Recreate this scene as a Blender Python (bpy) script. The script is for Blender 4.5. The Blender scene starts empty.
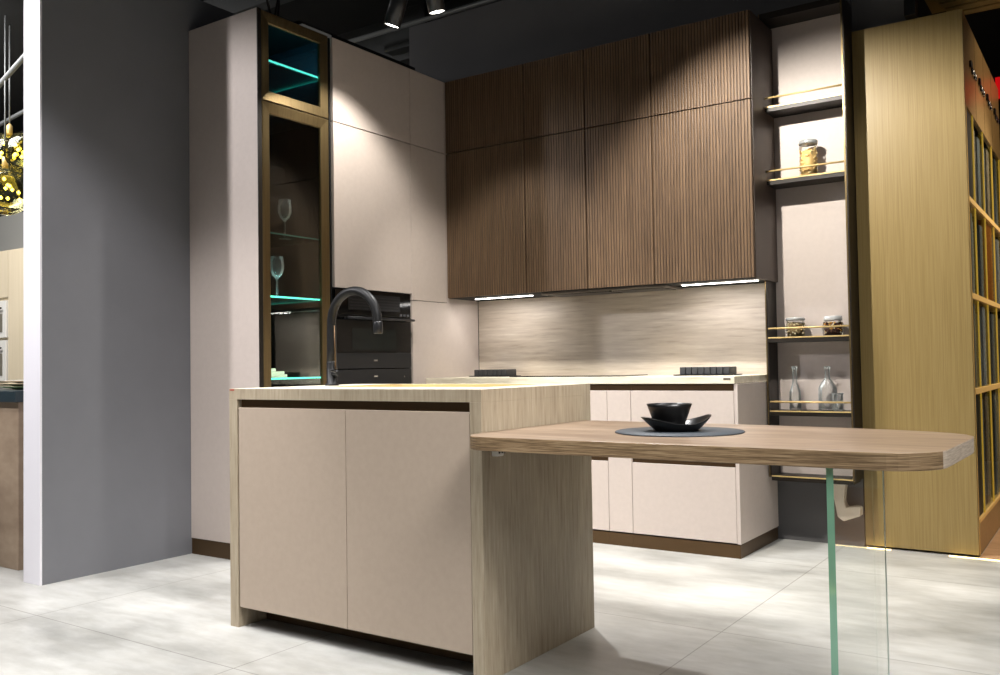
import bpy, bmesh, math, random
from mathutils import Vector, Matrix
random.seed(4)
scene = bpy.context.scene
COL = scene.collection

# ------------------------------------------------------------------ helpers
def lin(c):
    return tuple(((v/255)/12.92 if v/255 <= .04045 else ((v/255+.055)/1.055)**2.4) for v in c) + (1,)

def mat(name, rgb, rough=.5, metal=0, spec=.5, coat=0):
    m = bpy.data.materials.new(name); m.use_nodes = True
    b = m.node_tree.nodes['Principled BSDF']
    b.inputs['Base Color'].default_value = lin(rgb)
    b.inputs['Roughness'].default_value = rough
    b.inputs['Metallic'].default_value = metal
    b.inputs['Specular IOR Level'].default_value = spec
    b.inputs['Coat Weight'].default_value = coat
    return m

def grain(name, cols, scale, rough=.5, metal=0, detail=6, bump=0., nscale=1., spec=.5, stops=None, coarse=None):
    """procedural streaked material: noise over world position, stretched by `scale`"""
    m = mat(name, cols[0], rough, metal, spec); nt = m.node_tree; N = nt.nodes; L = nt.links
    b = N['Principled BSDF']
    g = N.new('ShaderNodeNewGeometry'); mp = N.new('ShaderNodeMapping'); mp.inputs['Scale'].default_value = scale
    L.new(g.outputs['Position'], mp.inputs['Vector'])
    no = N.new('ShaderNodeTexNoise'); no.inputs['Scale'].default_value = nscale; no.inputs['Detail'].default_value = detail
    no.inputs['Roughness'].default_value = .6
    L.new(mp.outputs[0], no.inputs['Vector'])
    r = N.new('ShaderNodeValToRGB'); r.color_ramp.elements.remove(r.color_ramp.elements[0])
    stops = stops or [.34 + .32*i/(len(cols)-1) for i in range(len(cols))]
    r.color_ramp.elements[0].position = stops[0]; r.color_ramp.elements[0].color = lin(cols[0])
    for s, c in zip(stops[1:], cols[1:]):
        e = r.color_ramp.elements.new(s); e.color = lin(c)
    L.new(no.outputs['Fac'], r.inputs[0])
    out = r.outputs[0]
    if coarse:
        mp2 = N.new('ShaderNodeMapping'); mp2.inputs['Scale'].default_value = coarse[0]
        L.new(g.outputs['Position'], mp2.inputs['Vector'])
        n2 = N.new('ShaderNodeTexNoise'); n2.inputs['Scale'].default_value = 1; n2.inputs['Detail'].default_value = 4
        L.new(mp2.outputs[0], n2.inputs['Vector'])
        r2 = N.new('ShaderNodeValToRGB')
        r2.color_ramp.elements[0].position = .35; r2.color_ramp.elements[0].color = lin(coarse[1])
        r2.color_ramp.elements[1].position = .65; r2.color_ramp.elements[1].color = lin(coarse[2])
        L.new(n2.outputs['Fac'], r2.inputs[0])
        mx = N.new('ShaderNodeMix'); mx.data_type = 'RGBA'; mx.blend_type = 'MULTIPLY'; mx.inputs[0].default_value = 1
        L.new(out, mx.inputs[6]); L.new(r2.outputs[0], mx.inputs[7]); out = mx.outputs[2]
    L.new(out, b.inputs['Base Color'])
    if bump:
        bp = N.new('ShaderNodeBump'); bp.inputs['Strength'].default_value = bump; bp.inputs['Distance'].default_value = .002
        L.new(no.outputs['Fac'], bp.inputs['Height']); L.new(bp.outputs[0], b.inputs['Normal'])
    return m

def emis(name, rgb, strength, base=(220, 220, 220)):
    m = mat(name, base); b = m.node_tree.nodes['Principled BSDF']
    b.inputs['Emission Color'].default_value = lin(rgb); b.inputs['Emission Strength'].default_value = strength
    return m

def thin_glass(name, tint=(255, 255, 255), refl=1.0, rough=.0):
    """flat pane: see-through with a fresnel reflection"""
    m = bpy.data.materials.new(name); m.use_nodes = True; nt = m.node_tree; N = nt.nodes; L = nt.links
    N.remove(N['Principled BSDF'])
    t = N.new('ShaderNodeBsdfTransparent'); t.inputs[0].default_value = lin(tint)
    gl = N.new('ShaderNodeBsdfGlossy'); gl.inputs['Roughness'].default_value = rough
    lw = N.new('ShaderNodeFresnel'); lw.inputs['IOR'].default_value = 1.45
    ml = N.new('ShaderNodeMath'); ml.operation = 'MULTIPLY'; ml.inputs[1].default_value = refl
    L.new(lw.outputs[0], ml.inputs[0])
    mx = N.new('ShaderNodeMixShader'); L.new(ml.outputs[0], mx.inputs[0]); L.new(t.outputs[0], mx.inputs[1]); L.new(gl.outputs[0], mx.inputs[2])
    L.new(mx.outputs[0], N['Material Output'].inputs['Surface'])
    return m

class MB:
    def __init__(s): s.bm = bmesh.new()
    def box(s, x0, x1, y0, y1, z0, z1, mi=0):
        v = [s.bm.verts.new((x, y, z)) for x in (x0, x1) for y in (y0, y1) for z in (z0, z1)]
        for q in ((0,1,3,2), (4,6,7,5), (0,4,5,1), (2,3,7,6), (0,2,6,4), (1,5,7,3)):
            f = s.bm.faces.new([v[i] for i in q]); f.material_index = mi
        return s
    def prism(s, poly, z0, z1, mi=0):
        a = [s.bm.verts.new((x, y, z0)) for x, y in poly]; b = [s.bm.verts.new((x, y, z1)) for x, y in poly]
        n = len(poly); fs = [s.bm.faces.new(a[::-1]), s.bm.faces.new(b)]
        for i in range(n): fs.append(s.bm.faces.new((a[i], a[(i+1) % n], b[(i+1) % n], b[i])))
        for f in fs: f.material_index = mi
        return s
    def prism_y(s, poly, y0, y1):          # polygon in x,z extruded along y
        a = [s.bm.verts.new((x, y0, z)) for x, z in poly]; b = [s.bm.verts.new((x, y1, z)) for x, z in poly]
        n = len(poly); s.bm.faces.new(a); s.bm.faces.new(b[::-1])
        for i in range(n): s.bm.faces.new((a[(i+1) % n], a[i], b[i], b[(i+1) % n]))
        return s
    def lathe(s, prof, c=(0, 0, 0), seg=32, axis='Z', smooth=True, mi=0):
        rings = []
        def P(r, h, a):
            x, y = r*math.cos(a), r*math.sin(a)
            if axis == 'Z': return (c[0]+x, c[1]+y, c[2]+h)
            if axis == 'X': return (c[0]+h, c[1]+x, c[2]+y)
            return (c[0]+x, c[1]+h, c[2]+y)
        for r, h in prof:
            if r < 1e-6: rings.append([s.bm.verts.new(P(0, h, 0))])
            else: rings.append([s.bm.verts.new(P(r, h, 2*math.pi*k/seg)) for k in range(seg)])
        for A, B in zip(rings, rings[1:]):
            for k in range(seg):
                k2 = (k+1) % seg
                if len(A) == 1 and len(B) == 1: continue
                if len(A) == 1: f = s.bm.faces.new((A[0], B[k], B[k2]))
                elif len(B) == 1: f = s.bm.faces.new((A[k], A[k2], B[0]))
                else: f = s.bm.faces.new((A[k], A[k2], B[k2], B[k]))
                f.smooth = smooth; f.material_index = mi
        return s
    def tube(s, pts, r, seg=12, mi=0, cap=True):
        pts = [Vector(p) for p in pts]; n = len(pts)
        rs = r if isinstance(r, (list, tuple)) else [r]*n
        rings = []; up = None
        for i, p in enumerate(pts):
            t = (pts[min(i+1, n-1)] - pts[max(i-1, 0)]).normalized()
            if up is None: up = t.orthogonal().normalized()
            else:
                up = (up - t*up.dot(t)); up = up.normalized() if up.length > 1e-6 else t.orthogonal().normalized()
            w = t.cross(up)
            rings.append([s.bm.verts.new(p + (up*math.cos(2*math.pi*k/seg) + w*math.sin(2*math.pi*k/seg))*rs[i]) for k in range(seg)])
        for A, B in zip(rings, rings[1:]):
            for k in range(seg):
                f = s.bm.faces.new((A[k], A[(k+1) % seg], B[(k+1) % seg], B[k])); f.smooth = True; f.material_index = mi
        if cap:
            s.bm.faces.new(rings[0][::-1]).material_index = mi; s.bm.faces.new(rings[-1]).material_index = mi
        return s

def wloc(o):
    v = Vector((0, 0, 0))
    while o: v += o.location; o = o.parent
    return v

def build(name, mb, mats, parent=None, origin=None, bevel=0, recalc=True, seg=2):
    """link one mesh object; vertices are given in world metres"""
    bm = mb.bm
    if recalc: bmesh.ops.recalc_face_normals(bm, faces=bm.faces)
    base = wloc(parent) if parent else Vector((0, 0, 0))
    if origin is None:
        if parent: origin = base
        else:
            xs = [v.co for v in bm.verts]
            origin = Vector(((min(c.x for c in xs)+max(c.x for c in xs))/2, (min(c.y for c in xs)+max(c.y for c in xs))/2, min(c.z for c in xs)))
    origin = Vector(origin)
    bmesh.ops.translate(bm, verts=bm.verts, vec=-origin)
    me = bpy.data.meshes.new(name); bm.to_mesh(me); bm.free()
    for m in (mats if isinstance(mats, (list, tuple)) else [mats]): me.materials.append(m)
    o = bpy.data.objects.new(name, me); COL.objects.link(o)
    o.location = origin - base
    if parent: o.parent = parent
    if bevel:
        b = o.modifiers.new('bevel', 'BEVEL'); b.width = bevel; b.segments = seg; b.limit_method = 'ANGLE'; b.angle_limit = math.radians(40)
        b.harden_normals = False
    return o

def tag(o, label=None, cat=None, group=None, kind=None):
    if label: o['label'] = label
    if cat: o['category'] = cat
    if group: o['group'] = group
    if kind: o['kind'] = kind
    return o

def thing(name, loc, label, cat, group=None):
    o = bpy.data.objects.new(name, None); COL.objects.link(o); o.location = loc; o.empty_display_size = .05
    return tag(o, label, cat, group)

def struct(name, mb, m, label, cat, bevel=0):
    return tag(build(name, mb, m, bevel=bevel), label, cat, kind='structure')

def copy_tree(o, parent=None):
    c = o.copy(); COL.objects.link(c)
    if parent: c.parent = parent
    for ch in list(o.children): copy_tree(ch, c)
    return c

def B(*a): return MB().box(*a)

# ------------------------------------------------------------------ measured set-out (metres)
XT = -3.537            # front plane of the tall units
XG = -4.092            # face of the grey partition
YW = 4.566             # front plane of the wall cabinets
YS = 4.91              # splashback face
YWALL = 4.96
Y0, Y1, Y2 = 3.039, 3.548, 4.223   # tall unit splits
ZT, ZM, ZB = 2.805, 2.337, 1.405
G = [XT+.003, -2.930, -2.511, -2.092, -1.529]
IX0, IX1, IY0, IY1, IZ = -2.816, -1.627, 2.267, 2.965, .90
GX, GZ = -.587, 2.705

# ------------------------------------------------------------------ materials
M = {}
M['laminate'] = grain('beige laminate', [(194, 182, 174), (198, 186, 178)], (40, 40, 40), rough=.5, spec=.35)
M['island_lam'] = grain('taupe laminate', [(176, 160, 144), (180, 164, 148)], (40, 40, 40), rough=.45, spec=.35)
M['stone_v'] = grain('stone vertical', [(145, 131, 110), (169, 155, 133), (179, 166, 144), (192, 180, 159)], (90, 90, 7), rough=.5, bump=.25, stops=[.27, .42, .58, .74], coarse=((9, 9, 1.6), (241, 240, 238), (255, 255, 255)))
M['stone_h'] = grain('stone horizontal', [(172, 158, 144), (196, 184, 170), (206, 195, 181), (218, 209, 196)], (5, 5, 70), rough=.45, bump=.15, stops=[.27, .42, .58, .74], coarse=((1.6, 1, 10), (238, 236, 233), (255, 255, 255)))
M['stone_top'] = grain('stone top', [(205, 196, 172), (226, 218, 196), (236, 230, 212)], (6, 30, 30), rough=.4, stops=[.3, .5, .7])
M['reed'] = grain('reeded walnut', [(76, 59, 43), (96, 76, 56), (107, 85, 63), (122, 99, 74)], (220, 220, 9), rough=.5, bump=.15, stops=[.27, .42, .58, .74], spec=.3, coarse=((40, 1, 1.5), (222, 219, 215), (255, 255, 255)))
M['groove'] = mat('reed groove', (62, 46, 33), .7)
M['dark_side'] = grain('dark brown panel', [(62, 50, 43), (70, 57, 49)], (60, 60, 3), rough=.5)
M['bronze'] = grain('bronze', [(118, 101, 70), (132, 114, 80)], (90, 90, 3), rough=.34, metal=.85)
M['bronze_dark'] = mat('dark bronze', (88, 68, 44), .42, .6)
M['frame'] = mat('dark frame', (33, 27, 21), .45, .3)
M['gold'] = mat('gold edge', (206, 178, 120), .4, .25)
M['black'] = mat('satin black', (17, 17, 18), .45, spec=.35)
M['blacksteel'] = mat('black steel', (34, 35, 38), .33, .3)
M['blackglass'] = mat('black glass', (8, 9, 10), .08)
M['void'] = mat('carcass black', (12, 11, 10), .8)
M['inner'] = mat('dark interior', (26, 23, 21), .4)
M['inner_teal'] = mat('dark blue interior', (50, 60, 70), .35)
M['greywall'] = grain('grey paint', [(120, 121, 126), (124, 125, 130)], (3, 3, 3), rough=.75, spec=.2)
M['backwall'] = grain('dark grey paint', [(98, 97, 98), (103, 102, 103)], (2, 2, 2), rough=.8, spec=.2)
M['whiteend'] = mat('white panel edge', (238, 236, 242), .5)
M['ceil'] = mat('black ceiling', (16, 16, 17), .9)
M['duct'] = mat('dark duct', (52, 54, 54), .6)
M['ductlight'] = mat('grey rail', (110, 112, 112), .5, .2)
M['goldwood'] = grain('golden veneer', [(139, 117, 71), (149, 127, 79), (158, 136, 88)], (200, 200, 3), rough=.42, bump=.1, stops=[.3, .5, .7], spec=.4)
M['goldpanel'] = grain('brushed gold panel', [(150, 118, 74), (168, 136, 88)], (4, 60, 60), rough=.36, metal=.3)
M['oak'] = grain('oak top', [(118, 97, 78), (145, 123, 102), (163, 141, 119), (186, 166, 147)], (4, 60, 60), rough=.38, bump=.15, stops=[.28, .42, .56, .72], coarse=((1.5, 9, 1), (214, 208, 202), (255, 255, 255)))
M['oak_edge'] = grain('oak edge', [(96, 76, 52), (142, 117, 86), (176, 151, 117)], (12, 12, 420), rough=.5, bump=.25, stops=[.34, .5, .66])
M['oak_end'] = grain('oak end', [(168, 150, 130), (196, 180, 160), (214, 200, 182)], (3, 14, 240), rough=.5, bump=.2, stops=[.34, .5, .66])
M['glass'] = bpy.data.materials.new('clear glass'); M['glass'].use_nodes = True
_b = M['glass'].node_tree.nodes['Principled BSDF']
_b.inputs['Transmission Weight'].default_value = 1; _b.inputs['Roughness'].default_value = 0; _b.inputs['IOR'].default_value = 1.45
_b.inputs['Base Color'].default_value = (.97, .99, .98, 1)
M['pane'] = thin_glass('door pane', (244, 247, 246), .35)
M['pane_teal'] = thin_glass('teal tinted pane', (226, 240, 246), .5)
M['shelfglass'] = thin_glass('glass shelf', (205, 228, 222), .5)
M['legglass'] = thin_glass('table leg glass', (254, 255, 254), .16)
M['jarglass'] = thin_glass('jar glass', (252, 253, 252), .5)
def edge_glass(name):
    m = thin_glass(name, (252, 253, 253), 1.6, .02); nt = m.node_tree; N = nt.nodes; L = nt.links
    mx = [n for n in N if n.type == 'MIX_SHADER'][0]
    gl = [n for n in N if n.type == 'BSDF_GLOSSY'][0]
    df = N.new('ShaderNodeBsdfDiffuse'); df.inputs[0].default_value = (.85, .88, .87, 1)
    m2 = N.new('ShaderNodeMixShader'); m2.inputs[0].default_value = .55
    L.new(gl.outputs[0], m2.inputs[1]); L.new(df.outputs[0], m2.inputs[2]); L.new(m2.outputs[0], mx.inputs[2])
    return m
M['thinglass'] = edge_glass('thin clear glass')
M['greenedge'] = mat('green glass edge', (136, 196, 168), .12, spec=.8)
M['palegreen'] = mat('pale glass edge', (226, 240, 232), .12, spec=.8)
_b = M['greenedge'].node_tree.nodes['Principled BSDF']; _b.inputs['Transmission Weight'].default_value = .25
M['tealled'] = emis('teal led', (100, 240, 208), 2.6, (40, 120, 110))
M['teal_edge'] = emis('teal lit edge', (40, 200, 180), 1.1, (40, 110, 100))
M['led'] = emis('white led', (255, 248, 240), 14)
M['spotlens'] = emis('spot lens', (255, 250, 240), 12)
M['ledbar'] = emis('led bar', (235, 232, 225), .05, (150, 148, 142))
M['warmglow'] = emis('warm floor glow', (255, 225, 140), 5)
M['chrome'] = mat('chrome', (205, 205, 205), .18, 1)
M['pale'] = mat('pale wood', (220, 200, 170), .5)
M['red'] = emis('red sign', (200, 10, 16), .8, (160, 10, 12))
M['matgrey'] = mat('slate place mat', (62, 68, 74), .55)
M['ceramic'] = mat('black ceramic', (14, 14, 15), .3)
M['brass'] = mat('brass basin', (224, 204, 148), .4, .1)
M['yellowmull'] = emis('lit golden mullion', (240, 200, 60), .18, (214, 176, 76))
M['goldbar'] = mat('golden shelf edge', (226, 186, 116), .45)
M['beigecab'] = grain('pale oak front', [(214, 200, 172), (222, 208, 182)], (30, 30, 1), rough=.5)
M['whitemetal'] = mat('white enamel', (232, 230, 224), .35)
M['ovenwin'] = mat('grey oven window', (120, 116, 104), .15)
M['darkgreen'] = mat('blue black worktop', (42, 54, 60), .35)
M['brownstone'] = grain('brown stone', [(140, 120, 100), (166, 146, 124)], (5, 5, 9), rough=.6)
M['greyglasspanel'] = mat('grey glass slat', (140, 142, 148), .3)
M['lightboard'] = mat('light grey board', (186, 184, 190), .4)
M['orangewood'] = grain('amber wood', [(168, 92, 34), (196, 116, 48)], (30, 30, 160), rough=.4)

# floor: large concrete tiles, seams in the shader
def floor_mat():
    m = mat('concrete tiles', (190, 190, 184), .34, spec=.45); nt = m.node_tree; N = nt.nodes; L = nt.links; b = N['Principled BSDF']
    g = N.new('ShaderNodeNewGeometry')
    n1 = N.new('ShaderNodeTexNoise'); n1.inputs['Scale'].default_value = 1.1; n1.inputs['Detail'].default_value = 7; n1.inputs['Roughness'].default_value = .62
    mp = N.new('ShaderNodeMapping'); mp.inputs['Scale'].default_value = (1.0, 2.0, 1); L.new(g.outputs['Position'], mp.inputs[0]); L.new(mp.outputs[0], n1.inputs['Vector'])
    r = N.new('ShaderNodeValToRGB'); cr = r.color_ramp
    cr.elements[0].position = .3; cr.elements[0].color = lin((140, 140, 136)); cr.elements[1].position = .68; cr.elements[1].color = lin((212, 212, 208))
    e = cr.elements.new(.5); e.color = lin((186, 186, 182)); L.new(n1.outputs['Fac'], r.inputs[0])
    n2 = N.new('ShaderNodeTexNoise'); n2.inputs['Scale'].default_value = 1; n2.inputs['Detail'].default_value = 6
    mp2 = N.new('ShaderNodeMapping'); mp2.inputs['Scale'].default_value = (6, 22, 1); L.new(g.outputs['Position'], mp2.inputs[0]); L.new(mp2.outputs[0], n2.inputs['Vector'])
    r2 = N.new('ShaderNodeValToRGB'); r2.color_ramp.elements[0].position = .33; r2.color_ramp.elements[0].color = lin((243, 242, 240)); r2.color_ramp.elements[1].position = .62; r2.color_ramp.elements[1].color = (1, 1, 1, 1)
    L.new(n2.outputs['Fac'], r2.inputs[0])
    mx = N.new('ShaderNodeMix'); mx.data_type = 'RGBA'; mx.blend_type = 'MULTIPLY'; mx.inputs[0].default_value = 1
    L.new(r.outputs[0], mx.inputs[6]); L.new(r2.outputs[0], mx.inputs[7])
    br = N.new('ShaderNodeTexBrick'); br.offset = 0; br.inputs['Scale'].default_value = 1; br.inputs['Brick Width'].default_value = 1.2; br.inputs['Row Height'].default_value = 1.2
    br.inputs['Mortar Size'].default_value = .0028; br.inputs['Mortar Smooth'].default_value = .3
    br.inputs['Color1'].default_value = (1, 1, 1, 1); br.inputs['Color2'].default_value = (.95, .95, .95, 1); br.inputs['Mortar'].default_value = (.55, .54, .52, 1)
    mp3 = N.new('ShaderNodeMapping'); mp3.inputs['Location'].default_value = (1.21+24, 24-1.95, 0); L.new(g.outputs['Position'], mp3.inputs[0]); L.new(mp3.outputs[0], br.inputs['Vector'])
    mx2 = N.new('ShaderNodeMix'); mx2.data_type = 'RGBA'; mx2.blend_type = 'MULTIPLY'; mx2.inputs[0].default_value = 1
    L.new(mx.outputs[2], mx2.inputs[6]); L.new(br.outputs['Color'], mx2.inputs[7]); L.new(mx2.outputs[2], b.inputs['Base Color'])
    rr = N.new('ShaderNodeMapRange'); rr.inputs['To Min'].default_value = .26; rr.inputs['To Max'].default_value = .5; L.new(n1.outputs['Fac'], rr.inputs[0]); L.new(rr.outputs[0], b.inputs['Roughness'])
    return m
M['floor'] = floor_mat()

# ------------------------------------------------------------------ the setting
struct('floor', B(-12, 4, -3.5, 10, -.1, 0), M['floor'], 'pale grey concrete tiled showroom floor', 'floor')
struct('ceiling', B(-12, 4, -3.5, 10, 3.7, 3.8), M['ceil'], 'black open showroom ceiling', 'ceiling')
w = MB().box(-4.15, -1.116, YWALL, 5.08, 0, 3.42).box(-1.116, -.84, 5.0, 5.08, 2.712, 3.42)
struct('wall_back', w, M['backwall'], 'dark grey wall behind and above the kitchen cabinets', 'wall')
p = struct('wall_left', B(-4.222, XG, 2.236, 5.08, 0, 3.0), M['greywall'], 'grey freestanding partition wall left of the tall cabinets', 'wall')
struct('trim_1', MB().box(-4.222, XG, 2.225, 2.2355, 0, 3.0).box(-4.236, -4.2225, 2.225, 5.08, 0, 3.0), M['whiteend'], 'bright white end edge of the grey partition', 'trim', bevel=.001)
struct('trim_2', MB().box(-.842, -.79, 4.90, 4.99, 2.712, 3.7), M['black'], 'black post rising above the golden unit', 'post')
struct('wall_far', B(-12, 4, 9.6, 9.8, 0, 3.7), M['ceil'], 'black far wall of the showroom', 'wall')
struct('wall_side', B(-12, -11.8, -3.5, 9.6, 0, 3.7), M['duct'], 'dark side wall far left of the showroom', 'wall')
struct('wall_neighbour', B(-11, -6.0, 4.83, 4.95, 0, 2.62), mat('neutral grey wall', (176, 176, 172), .8), 'light grey wall behind the pale cabinets at far left', 'wall')

# ------------------------------------------------------------------ glass display cabinet
D = thing('display_cabinet', ((XT+XG)/2, (Y0+Y1)/2, 0), 'tall glass fronted display cabinet with bronze frames and teal lit shelves', 'cabinet')
c = MB()
c.box(XG+.003, XT-.0075, Y0, Y0+.012, .085, ZT, 0)
c.box(XG+.003, XT-.024, Y1-.02, Y1-.002, .085, ZT, 1)
c.box(XG+.003, XG+.02, Y0+.018, Y1-.02, .085, ZT, 1)
c.box(XG+.02, XT-.024, Y0+.018, Y1-.02, ZT-.018, ZT, 1)
c.box(XG+.02, XT-.026, Y0+.018, Y1-.02, .085, .11, 1)
c.box(XG+.02, XT-.026, Y0+.018, Y1-.02, ZM-.01, ZM+.012, 1)
build('carcass', c, [M['laminate'], M['inner']], D)
build('edge_profile', MB().box(XT-.007, XT-.0015, Y0, 3.0625, .085, ZT).box(XT-.03, XT-.007, Y0+.0125, 3.0625, .085, ZT), M['frame'], D)
l = MB().box(XG+.0205, XG+.0215, Y0+.02, Y1-.022, ZM+.02, ZT-.02).box(XG+.022, XT-.03, Y1-.0225, Y1-.0212, ZM+.02, ZT-.02).box(XG+.022, XT-.03, Y0+.0182, Y0+.019, ZM+.02, ZT-.02)
tag(build('back_lining', l, M['inner_teal'], D), 'dark blue lining of the upper compartment')
build('plinth', B(XG+.003, XT-.05, Y0+.004, Y1-.002, 0, .083), M['bronze_dark'], D)

def framed_door(parent, y0, y1, z0, z1, w, pane):
    """mitred profile frame, raised towards its outer edge"""
    d = MB(); bm = d.bm
    xo, xi, xb = XT, XT-.010, XT-.022
    def ring(yo, zo, x): return [bm.verts.new((x, y, z)) for y, z in ((y0+yo, z0+zo), (y1-yo, z0+zo), (y1-yo, z1-zo), (y0+yo, z1-zo))]
    R = [ring(0, 0, xb), ring(0, 0, xo-.002), ring(.004, .004, xo), ring(w-.004, w-.004, xi+.004), ring(w, w, xi), ring(w, w, xb)]
    for a, b_ in zip(R, R[1:]+R[:1]):
        for k in range(4): bm.faces.new((a[k], a[(k+1) % 4], b_[(k+1) % 4], b_[k]))
    f = build('door', d, M['bronze'], parent)
    build('glass_pane', B(XT-.018, XT-.014, y0+w-.003, y1-w+.003, z0+w-.003, z1-w+.003), pane, f)
    return f
framed_door(D, 3.063, 3.531, ZM+.004, ZT-.004, .056, M['pane_teal'])
framed_door(D, 3.063, 3.531, .10, ZM-.001, .056, M['pane'])
for z, lit in ((2.566, 1), (1.673, 0), (1.345, 1), (.923, 1)):
    s = build('shelf', MB().box(XG+.03, XT-.036, Y0+.022, Y1-.026, z-.004, z+.004), M['shelfglass'], D)
    if lit:
        build('light_strip', MB().box(XT-.036, XT-.031, Y0+.022, Y1-.026, z-.0045, z+.0045), M['tealled'], s)
        build('light_strip', MB().box(XG+.03, XT-.037, Y1-.0255, Y1-.0225, z-.003, z+.003), M['teal_edge'], s)
    else:
        build('shelf_edge', MB().box(XT-.036, XT-.034, Y0+.022, Y1-.026, z-.004, z+.004), mat('dim teal edge', (58, 110, 104), .2), s)
build('reflection_rod', MB().tube([(-3.95, Y1-.034, 1.29), (-3.62, Y1-.034, 1.29)], .003), M['chrome'], D)  # thin rod modelled in place of a reflected LED line

def goblet(loc, label):
    t = MB()
    prof = [(0, 0), (.034, 0), (.034, .002), (.010, .006), (.0045, .012), (.0038, .09), (.008, .100), (.026, .118), (.036, .145), (.037, .170), (.031, .215),
            (.0295, .215), (.0355, .170), (.0345, .146), (.025, .121), (.006, .104), (0, .103)]
    t.lathe(prof, loc, 28)
    o = build('wine_glass', t, M['thinglass'], origin=loc)
    return tag(o, label, 'wine glass', 'wine glasses in the display cabinet')
goblet((-3.72, 3.375, 1.6775), 'clear stemmed wine glass on the unlit upper glass shelf')
goblet((-3.64, 3.245, 1.3495), 'clear stemmed wine glass on the teal lit middle shelf')
for i, (y1, lab) in enumerate(((3.33, 'pale wooden board at the bottom of the stack inside the glass cabinet'), (3.31, 'pale wooden board in the middle of the stack inside the glass cabinet'), (3.25, 'pale wooden board, smallest, on top of the stack inside the glass cabinet'))):
    z = .9275 + i*.0165
    tag(build('wooden_board', B(-3.92, -3.66, 3.10, y1, z, z+.016), M['pale'], bevel=.002), lab, 'board', 'boards stacked in the glass cabinet')

# ------------------------------------------------------------------ oven tower and corner larder
ya, yb = Y1+.018, Y2
T = thing('oven_housing', ((XT+XG)/2, (ya+yb)/2, 0), 'tall beige handleless cabinet housing the black built-in oven', 'cabinet')
c = MB().box(XG+.003, XT-.024, ya-.006, yb-.001, .085, .895).box(XG+.003, XT-.024, ya-.006, yb-.001, 1.418, ZT)
c.box(XG+.003, XG+.02, ya-.006, yb-.001, .895, 1.418).box(XG+.02, XT-.024, ya-.006, ya+.004, .895, 1.418).box(XG+.02, XT-.024, yb-.009, yb-.001, .895, 1.418)
build('carcass', c, M['void'], T)
build('door', B(XT-.02, XT, ya, yb-.002, ZM+.003, ZT), M['laminate'], T, bevel=.001)
build('door', B(XT-.02, XT, ya, yb-.002, 1.418, ZM-.003), M['laminate'], T, bevel=.001)
build('drawer', B(XT-.02, XT, ya, yb-.0015, .50, .775), M['laminate'], T, bevel=.001)
build('drawer', B(XT-.02, XT, ya, yb-.0015, .09, .497), M['laminate'], T, bevel=.001)
build('plinth', B(XG+.003, XT-.05, ya-.006, yb-.001, 0, .083), M['bronze_dark'], T)

O = thing('built_in_oven', (XT-.2, (ya+yb)/2, .965), 'black built-in compact oven with bar handle and vented top', 'oven')
oy0, oy1 = ya+.006, yb-.012
build('body', B(XG+.06, XT-.022, oy0+.004, oy1-.004, .968, 1.408), M['black'], O)
vb = MB().box(XT-.022, XT-.004, oy0, oy1, 1.272, 1.412)
pn = build('control_panel', vb, M['blackglass'], O, bevel=.001)
build('vent_slot', MB().box(XT-.004, XT-.002, oy0+.10, oy1-.10, 1.300, 1.392), M['black'], pn)
v = MB()
for k in range(5): v.box(XT-.002, XT-.0005, oy0+.11, oy1-.11, 1.306+k*.017, 1.312+k*.017)
build('vent_louvre', v, M['blacksteel'], pn)
for k in range(3): build('touch_key', MB().box(XT-.004, XT-.0025, oy1-.10+k*.032, oy1-.078+k*.032, 1.276, 1.288), mat('grey key', (70, 72, 76), .4), pn)
dr = build('door', B(XT-.022, XT-.002, oy0, oy1, 1.058, 1.268), M['blackglass'], O, bevel=.0015)
build('window', B(XT-.002, XT-.0012, oy0+.13, oy1-.14, 1.075, 1.195), mat('oven window', (22, 28, 27), .06), dr)
h = MB().tube([(XT+.035, oy0+.05, 1.252), (XT+.035, oy1-.014, 1.252)], .008)
for y in (oy0+.07, oy1-.03): h.tube([(XT-.003, y, 1.252), (XT+.035, y, 1.252)], .005)
build('handle', h, M['blacksteel'], dr)
fp = build('lower_fascia', B(XT-.022, XT-.002, oy0, oy1, .968, 1.055), M['blacksteel'], O, bevel=.001)
build('badge', B(XT-.002, XT-.001, (oy0+oy1)/2-.015, (oy0+oy1)/2+.018, 1.008, 1.018), M['chrome'], fp)
W = thing('warming_drawer', (XT-.2, (ya+yb)/2, .80), 'black warming drawer directly below the built-in oven', 'drawer')
build('body', B(XG+.06, XT-.022, oy0+.004, oy1-.004, .897, .960), M['black'], W)
fp = build('drawer_front', B(XT-.022, XT-.002, oy0, oy1, .78, .962), M['blacksteel'], W, bevel=.001)
build('badge', B(XT-.002, XT-.001, (oy0+oy1)/2-.015, (oy0+oy1)/2+.018, .917, .926), M['chrome'], fp)
build('power_light', B(XT-.002, XT-.001, oy1-.07, oy1-.064, .912, .920), M['chrome'], fp)

K = thing('corner_cabinet', ((XT+XG)/2, (Y2+YS)/2, 0), 'tall beige corner cabinet between the oven and the wall cabinets', 'cabinet')
build('carcass', MB().box(XG+.003, XT-.024, Y2+.001, YWALL-.003, .085, ZT), M['void'], K)
build('door', B(XT-.02, XT, Y2+.0015, YW+.0, ZM+.002, ZT), M['laminate'], K, bevel=.001)
build('door', B(XT-.02, XT, Y2+.0015, YW+.0, 1.380, ZM-.002), M['laminate'], K, bevel=.001)
build('lower_panel', B(XT-.02, XT, Y2+.0015, YS-.002, .09, 1.376), M['laminate'], K, bevel=.001)
build('infill', B(XT-.02, XT, YW+.003, YS-.002, 1.3765, ZT), M['laminate'], K)
build('plinth', B(XG+.003, XT-.05, Y2+.001, YS, 0, .083), M['bronze_dark'], K)

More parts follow.
